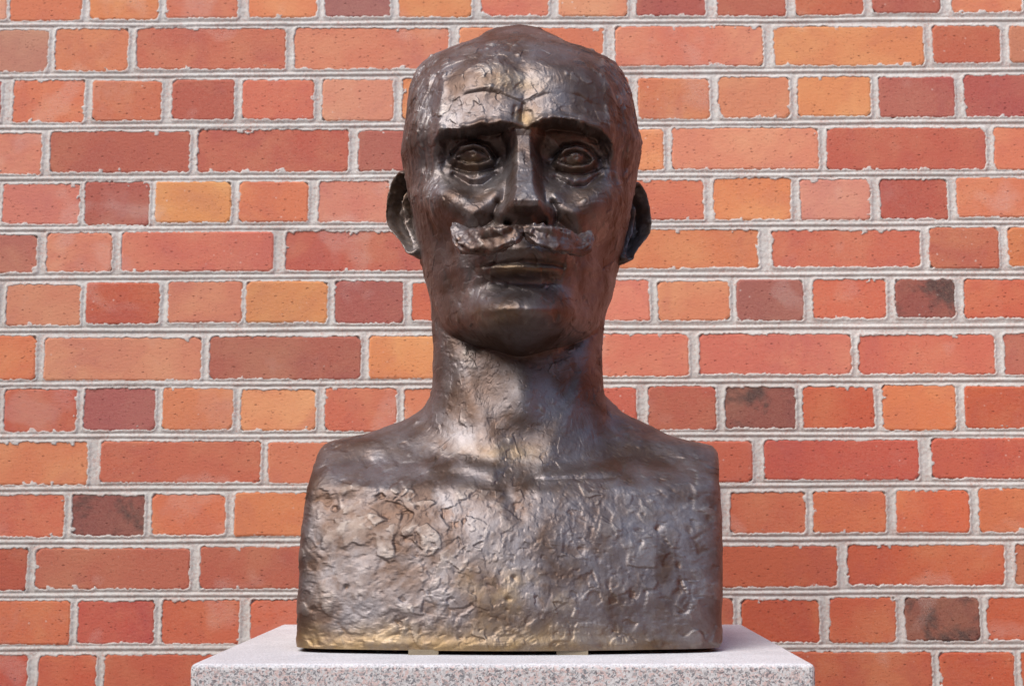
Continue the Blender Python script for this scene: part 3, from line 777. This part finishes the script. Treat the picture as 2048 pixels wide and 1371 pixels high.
# hair strands comb along the roll, lower edge scalloped
nn = noise(tq[:, None] * .35 + np.zeros(72)[None], cf[None] * 1.7 + np.zeros((260, 1)), sf[None] * 1.7 + np.zeros((260, 1)), 1, 3)
comb = noise(tq[:, None] * .5 + np.zeros(72)[None], cf[None] * 6 + np.zeros((260, 1)), sf[None] * 6 + np.zeros((260, 1)), 1, 8)
rad = 1 + .24 * nn + .08 * comb + .22 * noise(tq[:, None] * 2.2 + np.zeros(72)[None], cf[None] * 2.5 + np.zeros((260, 1)), sf[None] * 2.5 + np.zeros((260, 1)), 1, 13)
prof_v = np.where(cf > 0, cf * 1.02, -np.abs(cf) ** .8 * 1.1)
P = C[:, None] + upv[:, None] * (mp[:, 3, None] * .00114 * prof_v * rad)[..., None] - dpt * (mp[:, 4, None] * .001 * (sf + .25 * np.clip(-cf, 0, 1) * (sf > 0)) * rad)[..., None]
grid_mesh('moustache', P, True, bust, gold=.0, amp=1.3, seed=15, flip=False)

# ---- ears: cupped shell with helix rim, inner fold, bowl, tragus and lobe
def ear(side):
    if side < 0: pa, pb, pt, pbm = 846, 788, 345, 530
    else: pa, pb, pt, pbm = 1236, 1284, 366, 542
    Ya, Yb = 1.338, 1.368
    xa = at(pa, 430, Ya)[0]; xb = at(pb, 430, Yb)[0]
    za, zb = float(zat(pbm, 1.36)), float(zat(pt, 1.36))
    na, nb = 90, 150
    # polar patch: r 0..1 over the outline, then the back shell
    rr = np.concatenate([np.linspace(0.01, 1, na), np.linspace(1, .55, 14)[1:]])
    ph = np.linspace(0, 2 * math.pi, nb, endpoint=False)
    Rr, Ph = np.meshgrid(rr, ph, indexing='ij')
    # outline: broad top, narrow lobe; a = 0 attached side .. 1 free rim, b = 0 bottom .. 1 top
    oa = np.cos(ph); ob = np.sin(ph)
    lobe = sm(.1, -1, ob)
    A = .50 + .50 * oa * (1 - .34 * lobe) - .10 * lobe
    B = .52 + .50 * ob
    a = .45 + (A - .45) * Rr; b = .5 + (B - .5) * Rr
    edge = 1 - Rr
    h = .007 * np.exp(-((edge - .10) / .085) ** 2) * sm(-.25, .35, (a - .25) + .5 * np.clip(b - .6, 0, 1))          # helix
    h -= .007 * np.exp(-((edge - .30) / .10) ** 2) * sm(.35, .6, a) * sm(.25, .45, b)                                   # groove
    h += .006 * np.exp(-((np.hypot((a - .30) / 1.0, (b - .56) / 1.15) - .30) / .085) ** 2) * sm(.28, .55, a)             # antihelix
    h -= .018 * np.exp(-(((a - .36) / .24) ** 2 + ((b - .50) / .22) ** 2))                                             # bowl
    h -= .007 * np.exp(-(((a - .42) / .16) ** 2 + ((b - .80) / .10) ** 2))
    h += .008 * np.exp(-(((a - .14) / .09) ** 2 + ((b - .46) / .09) ** 2))                                             # tragus
    h += .005 * np.exp(-(((a - .38) / .16) ** 2 + ((b - .12) / .10) ** 2))                                             # lobe
    h *= 1.8
    back = np.arange(len(rr)) >= na
    h[back] = h[na - 1][None] - (np.linspace(0, 1, 13)[:, None] ** .7) * .015
    e1 = np.array([xb - xa, Yb - Ya, 0.0]); L = np.linalg.norm(e1); e1 /= L
    nrm = np.array([side * e1[1], -abs(e1[0]), 0.0]); nrm /= np.linalg.norm(nrm)
    base = np.array([xa, Ya, za])
    lean = np.array([0, .10, 1.0])
    P = base + a[..., None] * L * e1 + (b[..., None] * (zb - za)) * np.array([0, .12, 1.0]) + h[..., None] * nrm
    P[..., 1] -= .12 * (zb - za) * .5
    P[..., 0] -= side * .034 * np.clip(.42 - b, 0, 1) + side * .006 * np.clip(b - .85, 0, 1)
    grid_mesh('ear', P, True, bust, gold=.1, amp=1.1, seed=25 + side, flip=side > 0)
ear(-1); ear(1)

# ---- the two flat spacers that keep the bust a finger's breadth off the stone
for a, b in ((817, 877), (1113, 1176)):
    xa, xb = at(a, 1300, 1.215)[0], at(b, 1300, 1.215)[0]
    V, Q = box(xa, xb, 1.2135 - BY, 1.2135 - BY + .05, .0, .0042)
    np_mesh('spacer', V, Q, M_spacer, bust, smooth=False)
